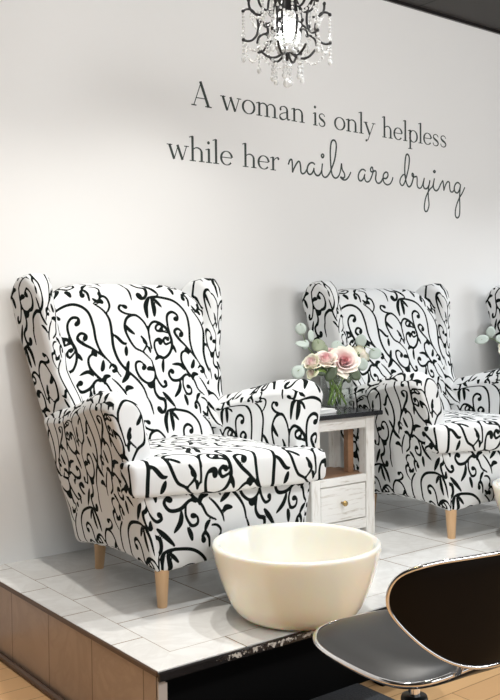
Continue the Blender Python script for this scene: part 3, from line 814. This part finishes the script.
ARE=[[(1.9288,1.5698),(1.9189,1.5774),(1.9022,1.5758),(1.8868,1.5612),(1.88,1.5417),(1.8851,1.5256),(1.8984,1.523),(1.9117,1.5326),(1.9199,1.5466),(1.924,1.5575)],[(1.9199,1.55),(1.9251,1.529),(1.9397,1.5208),(1.9553,1.5278),(1.9669,1.5446),(1.9759,1.5645),(1.9794,1.5744),(1.9761,1.5908),(1.9694,1.594),(1.9626,1.5848),(1.9638,1.5744),(1.976,1.5717),(1.9896,1.5787),(1.9984,1.5761),(1.9997,1.5642),(1.996,1.5399),(2.0048,1.5239),(2.0198,1.5217),(2.0351,1.5312),(2.0476,1.5468),(2.0685,1.5486),(2.0811,1.5618),(2.0792,1.5762),(2.0653,1.5788),(2.0513,1.5664),(2.0476,1.5468),(2.0544,1.528),(2.0751,1.5186),(2.0962,1.5252),(2.1104,1.5425),(2.1162,1.5591)]]
DRYING=[[(2.2091,1.5744),(2.1908,1.5779),(2.1723,1.56),(2.1657,1.5374),(2.1795,1.5238),(2.1958,1.534),(2.2123,1.5672),(2.229,1.617),(2.2349,1.6621),(2.2241,1.681),(2.211,1.6745),(2.2031,1.6367),(2.2016,1.5848),(2.2121,1.5413),(2.2283,1.5218),(2.2447,1.5291),(2.2558,1.5487),(2.2637,1.5717),(2.2638,1.5867),(2.2551,1.5896),(2.2561,1.5763),(2.2704,1.5738),(2.2859,1.5774),(2.2913,1.5666),(2.2911,1.5366),(2.2999,1.5224),(2.3166,1.5222),(2.3313,1.54),(2.345,1.5751)],[(2.345,1.5751),(2.3369,1.5404),(2.3446,1.5237),(2.3638,1.5237),(2.3787,1.5401),(2.3868,1.5673)],[(2.3868,1.5673),(2.3751,1.517),(2.3748,1.4791),(2.3791,1.4414),(2.3664,1.4117),(2.3494,1.4091),(2.3439,1.4314),(2.3556,1.4777),(2.3819,1.5176),(2.4071,1.5386),(2.4212,1.5802)],[(2.4212,1.5802),(2.4129,1.5467),(2.4162,1.5279),(2.4323,1.5177),(2.4508,1.5268),(2.4672,1.5512),(2.486,1.575)],[(2.486,1.575),(2.4906,1.5569),(2.4938,1.5225)],[(2.4938,1.5225),(2.5058,1.5505),(2.5235,1.5713),(2.5377,1.567),(2.5399,1.5417),(2.5469,1.5228),(2.5648,1.5227),(2.5804,1.541)],[(2.6215,1.5662),(2.6046,1.5742),(2.5853,1.5632),(2.5756,1.5406),(2.5851,1.5219),(2.6043,1.521),(2.6189,1.5402),(2.6275,1.5667)],[(2.6275,1.5667),(2.6213,1.5286),(2.6186,1.4893),(2.6208,1.4424),(2.6157,1.4028),(2.5999,1.3894),(2.5844,1.4009),(2.5882,1.4402),(2.6126,1.4888),(2.6406,1.5223),(2.6615,1.5538)],[(2.4215,1.6206),(2.4283,1.6151),(2.4214,1.6091),(2.4145,1.6139),(2.4215,1.6206)]]
for strokes in (NAILS, ARE, DRYING):
    b = MB()
    for s in strokes:
        p = catmull(s, 6); n = len(p); ribbon(b, p, [.0068 + .0016 * math.sin(PI * i / (n-1)) for i in range(n)])
    b.build('handwritten_word', M['decal'], lettering, False)

# ------------------------------------------------------------------ chandelier
CX, CY, CZ = .778, -.795, 1.632
K_ = .00338                        # metres per chandelier unit
chand = thing('mini_chandelier', 'small black iron chandelier dripping with crystal beads, hanging before the wall', 'chandelier', (CX, CY, CZ))
def cz(y): return (85 - y) * K_
ARMS = [ [(9,0),(13,9),(14.5,24),(12,38),(6,48),(1,51)], [(3,50),(8,55),(15,57),(22,54.5),(28,48)], [(43,13.5),(40,11.5),(35,12),(30.5,17),(28.3,26),(29.5,35),(34,40.5),(39,42),(43,41)],
         [(20,34.5),(24,35),(28,38.5),(29.5,44)], [(37.5,3),(37,9),(34,14),(30,16),(25.5,16.5)], [(14.5,24),(20,27.5),(22,26)],
         [(12,6),(16,11),(21,11.5),(25.5,8),(28,1),(26,-8),(20,-13),(13,-11)], [(9,0),(7,-10),(5,-26)] ]
NA = 6
for k in range(NA):
    a = 2*PI*k/NA + .55; ca, sa = math.cos(a), math.sin(a)
    b = MB()
    for pl in ARMS:
        p = catmull(pl, 6); pts = [(r*K_*ca, r*K_*sa, cz(y)) for r, y in p]
        b.tube(pts, .0041, 8)
        if pl[0][0] > 30 or pl[0] == (20,34.5):
            for r, y in (pl[0],): b.bead((r*K_*ca, r*K_*sa, cz(y)), .0062, 1.1, n=8, m=6)
    for r, y in ((43,41),(22,26)): b.bead((r*K_*ca, r*K_*sa, cz(y)), .0062, 1.1, n=8, m=6)
    b.build('scroll_arm', M['iron'], chand)
b = MB(); b.lathe([(0,cz(-30)),(.012,cz(-30)),(.012,cz(-12)),(.020,cz(-6)),(.024,cz(2)),(.029,cz(8)),(.033,cz(12)),(.033,cz(14.5)),(.0,cz(14.5))], 28); o = b.build('socket_cap', M['iron'], chand); autosmooth(o, 40)
b = MB(); b.tube([(0,0,cz(49)),(0,0,cz(60))], [.010,.004], 12); b.bead((0,0,cz(50)), .012, .8, n=10, m=8); b.build('bottom_finial', M['iron'], chand)
b = MB(); b.tube([(0,0,cz(-30)),(0,0,2.42-CZ-.02)], .006, 10); b.lathe([(0,2.42-CZ-.03),(.045,2.42-CZ-.025),(.055,2.42-CZ),(0,2.42-CZ)], 24); b.build('hanging_rod', M['iron'], chand)
b = MB(); b.bead((0,0,cz(32)), .022, 1.35, n=20, m=14); b.build('bulb', M['bulb'], chand)
b = MB()
for j, y in enumerate(np.arange(17, 54, 4.3)):
    R_ = .041 if y < 42 else .041 - (y-42) * .0016
    for k in range(18):
        a = 2*PI*(k + .5*(j%2))/18; b.bead((R_*math.cos(a), R_*math.sin(a), cz(y)), .0072, 1.05, n=6, m=4)
b.build('bead_shade', M['crystal'], chand, False)
def strand(r, a, y0, y1, rb, drop=None):
    b = MB(); ca, sa = math.cos(a), math.sin(a); y = y0
    while y < y1:
        b.bead((r*K_*ca, r*K_*sa, cz(y)), rb, 1.1, n=6, m=4); y += rb * 2.35 / K_
    if drop: b.bead((r*K_*ca, r*K_*sa, cz(y1 + drop/K_*.6)), drop, 1.25, n=8, m=6)
    b.build('bead_strand', M['crystal'], chand, False)
for k in range(NA):
    a = 2*PI*k/NA + .55
    strand(43, a, 44, 58, .0050, .0085)
    strand(43, a, 16, 36, .0048, .0075)
    strand(15, a + .12, 60, 76, .0062, .0085)
    strand(30, a + .5, 8, 24, .005, .007)
    strand(22, a + .45, 40, 52, .0045, .0065)
    # swags from arm to arm
    for (r0, y0, sag) in ((43,42,14),(37,14,10)):
        b = MB(); a2 = a + 2*PI/NA
        p0 = np.array((r0*K_*math.cos(a), r0*K_*math.sin(a), cz(y0))); p1 = np.array((r0*K_*math.cos(a2), r0*K_*math.sin(a2), cz(y0)))
        for i in range(1, 12):
            tt = i/12; p = p0 + (p1-p0)*tt; p[2] -= sag*K_*4*tt*(1-tt); b.bead(p, .0048, 1, n=6, m=4)
        b.build('bead_swag', M['crystal'], chand, False)
b = MB(); y = 61
while y < 74: b.bead((0,0,cz(y)), .0052, 1, n=6, m=4); y += 3.4
b.bead((0,0,cz(81)), .0150, 1.0, n=12, m=8); b.build('centre_drop', M['crystal'], chand, False)

# ------------------------------------------------------------------ salon stool
ST = np.array((.434, -1.648)); HEAD = math.radians(6)
stool = thing('salon_stool', 'low black vinyl salon stool with chrome-rimmed seat and curved black backrest', 'stool', (ST[0], ST[1], FZ), -HEAD)
SZ = .086 - FZ            # seat rim height above the floor
def disc_pts(n, rx, ry, ex=2.6):
    out = []
    for k in range(n):
        a = 2*PI*k/n; c, s = math.cos(a), math.sin(a)
        out.append((rx*abs(c)**(2/ex)*np.sign(c), ry*abs(s)**(2/ex)*np.sign(s)))
    return out
def seat_z(x, y): return .008*max(0,y/.22)**2 + .036*max(0,(-y-.05)/.17)**2*max(0,1-.9*(abs(x)/.19)**2)
def shell(outline, zf, thick, dome, rings=10):
    V=[];F=[];n=len(outline)
    for side in (0,1):
        for i in range(rings+1):
            s=i/rings
            for (x,y) in outline:
                X,Y=x*s,y*s; z=zf(X,Y)
                z += (dome*(1-s**4) if side==0 else -thick*(1-s**6))
                V.append((X,Y,z))
    off=(rings+1)*n
    for i in range(rings):
        for k in range(n):
            a=i*n+k;b_=i*n+(k+1)%n
            F.append((a,a+n,b_+n,b_)); F.append((off+a,off+b_,off+b_+n,off+a+n))
    for k in range(n):
        a=rings*n+k;b_=rings*n+(k+1)%n; F.append((a,off+a,off+b_,b_))
    return V,F
out = disc_pts(72, .196, .225, 3.0)
V,F = shell(out, lambda x,y: SZ+.004+seat_z(x,y), .002, .038)
b=MB(); b.add(V,F); b.build('seat_cushion', M['vinyl'], stool)
V,F = shell([(x*1.0,y*1.0) for x,y in out], lambda x,y: SZ-.006+seat_z(x,y), .030, 0.0)
b=MB(); b.add(V,F); b.build('seat_shell', M['shell'], stool)
rim=[(x*1.012,y*1.012,SZ+seat_z(x,y)) for x,y in out]; rim.append(rim[0]); rim.append(rim[1])
b=MB(); b.tube(rim, .0062, 10, False); b.build('seat_rim', M['chrome'], stool, label='chrome rim')
# backrest: outline in its own plane, wrapped forward at the ends
half=[(0,-.118),(.06,-.116),(.115,-.096),(.165,-.055),(.205,0),(.214,.045),(.198,.085),(.150,.108),(.08,.118),(0,.121)]
half=[(x*1.11,z) for x,z in half]; half=[tuple(p) for p in catmull(half,7)]
outl=half[:-1]+[(-x,z) for x,z in half[::-1]][:-1]
BY=-.298; BZ=.264-FZ
def back_y(x,z): return BY + .075*(abs(x)/.21)**2.0 - .10*(z) 
def bshell(t0,t1,sc,rings=10):
    V=[];F=[];n=len(outl)
    for side,tt in ((0,t0),(1,t1)):
        for i in range(rings+1):
            s=i/rings
            for (x,z) in outl:
                X,Z_=x*s*sc,z*s*sc
                V.append((X-.014, back_y(X,Z_)+tt*(1-s**6), BZ+Z_))
    off=(rings+1)*n
    for i in range(rings):
        for k in range(n):
            a=i*n+k;b_=i*n+(k+1)%n
            F.append((a,b_,b_+n,a+n)); F.append((off+a,off+a+n,off+b_+n,off+b_))
    return V,F
V,F=bshell(-.006,-.001,1.0); b=MB(); b.add(V,F); b.build('backrest_shell', M['shell'], stool)
V,F=bshell(0.0,.030,.985); b=MB(); b.add(V,F); b.build('backrest_cushion', M['vinyl'], stool)
rim=[(x*1.008-.014,back_y(x,z),BZ+z*1.008) for x,z in outl]; rim+=rim[:2]
b=MB(); b.tube(rim,.0045,10,False); b.build('backrest_rim', M['chrome'], stool, label='chrome rim')
for s in (-1,1):
    b=MB(); b.tube([(s*.088,-.212,SZ+.026),(s*.090,-.238,SZ+.040),(s*.092,-.262,BZ-.085),(s*.092,-.268,BZ-.06)],.007,10); b.build('back_bracket', M['chrome'], stool)
b=MB(); b.box((-.075,-.075,SZ-.034),(.075,.075,SZ-.020),.004); b.build('seat_plate', M['plastic'], stool, False)
b=MB(); b.lathe([(0,.10),(.025,.10),(.025,.20),(.014,.202),(.014,SZ-.03),(0,SZ-.03)],24); o=b.build('gas_lift', M['chrome'], stool); autosmooth(o,40)
b=MB(); b.lathe([(.0,.235),(.030,.235),(.032,.228),(.032,.215),(.026,.205),(0,.205)],24); b.build('lift_collar', M['plastic'], stool)
b=MB(); b.tube([(0,0,SZ-.045),(.10,.02,SZ-.05),(.15,.03,SZ-.04)],.006,8); b.build('height_lever', M['plastic'], stool)
for k in range(5):
    a=2*PI*k/5+.3; ca,sa=math.cos(a),math.sin(a)
    b=MB(); b.tube([(.015*ca,.015*sa,.095),(.14*ca,.14*sa,.085),(.25*ca,.25*sa,.066)],[.022,.018,.012],10); l=b.build('base_leg', M['chrome'], stool)
    b=MB(); 
    for s in (-1,1):
        b.tube([(.25*ca-s*.006*sa,.25*sa+s*.006*ca,.026),(.25*ca-s*.022*sa,.25*sa+s*.022*ca,.026)],.026,16)
    b.tube([(.25*ca,.25*sa,.026),(.25*ca,.25*sa,.068)],.008,8)
    b.build('caster', M['plastic'], l)
mat_=MB(); mat_.box((-.15,-1.95,FZ),(.775,-1.106,FZ+.006),.002)
tag(mat_.build('floor_mat', M['mat'], smooth=False), 'flat dark grey floor mat under the black stool', 'mat')

# ------------------------------------------------------------------ camera
cam_d = bpy.data.cameras.new('camera'); cam = bpy.data.objects.new('camera', cam_d); COL.objects.link(cam)
f_px, yaw, pitch, roll = 899.1677, .6552444, .0329227, -.0113687
Fv = Vector((math.sin(yaw)*math.cos(pitch), math.cos(yaw)*math.cos(pitch), -math.sin(pitch)))
R0 = Vector((math.cos(yaw), -math.sin(yaw), 0)); U0 = R0.cross(Fv)
Rv = R0*math.cos(roll) + U0*math.sin(roll); Uv = U0*math.cos(roll) - R0*math.sin(roll)
mat = Matrix((Rv, Uv, -Fv)).transposed().to_4x4(); mat.translation = Vector((-1.150296, -3.084951, .865))
cam.matrix_world = mat
cam_d.sensor_fit = 'VERTICAL'; cam_d.sensor_height = 36.0; cam_d.sensor_width = 24.0
cam_d.lens = f_px / 700 * 36.0; cam_d.clip_start = .05
scene.camera = cam

# ------------------------------------------------------------------ light
w = bpy.data.worlds.new('world'); scene.world = w; w.use_nodes = True
bg = w.node_tree.nodes['Background']; bg.inputs[0].default_value = (1.0, .985, .965, 1); bg.inputs[1].default_value = .035
def spot(name, loc, target, power, col, ang=95, blend=.6, size=.05):
    l = bpy.data.lights.new(name, 'SPOT'); l.energy = power; l.color = col; l.spot_size = math.radians(ang); l.spot_blend = blend; l.shadow_soft_size = size
    o = bpy.data.objects.new(name, l); COL.objects.link(o); o.location = loc
    o.rotation_euler = (Vector(target) - Vector(loc)).to_track_quat('-Z', 'Y').to_euler(); return o
def area(name, loc, target, power, col, sx, sy):
    l = bpy.data.lights.new(name, 'AREA'); l.shape = 'RECTANGLE'; l.size = sx; l.size_y = sy; l.energy = power; l.color = col
    o = bpy.data.objects.new(name, l); COL.objects.link(o); o.location = loc
    o.rotation_euler = (Vector(target) - Vector(loc)).to_track_quat('-Z', 'Y').to_euler(); return o
WARM = (1.0, .965, .91); COOL = (.90, .95, 1.0)
for x, y, p, c, a in ((.02,-.70,74,WARM,97), (.66,-.62,60,WARM,97), (1.02,-1.25,80,(.95,.98,1),98), (2.45,-.80,75,(.94,.97,1),98), (3.4,-.66,70,(.95,.97,1),98),
                   (-.95,-2.3,85,(1,.66,.30),90)):
    spot('ceiling_downlight', (x, y, 2.38), (x, y - .16, 0), p, c, a, 1.0, .03)
area('window_daylight', (5.2,-4.2,1.3), (1.6,-.8,.3), 75, COOL, 2.6, 2.0)
area('front_fill', (-.2,-5.6,1.3), (.2,0,1.6), 40, (.985,.99,1), 4.5, 1.8)  # added soft fill lamp behind the camera, no source seen there
area('high_front_fill', (.3,-3.7,2.36), (.4,-.1,1.75), 110, (1,.995,.985), 3.8, .6)  # added unseen fill lamp up high, lifts the upper wall and chair fronts

vs = scene.view_settings
scene.display_settings.display_device = 'sRGB'
vs.view_transform = 'Standard'; vs.look = 'None'; vs.gamma = 1.0; vs.exposure = 0.11; vs.use_curve_mapping = False
scene.cycles.transparent_max_bounces = 32
scene.cycles.max_bounces = 16
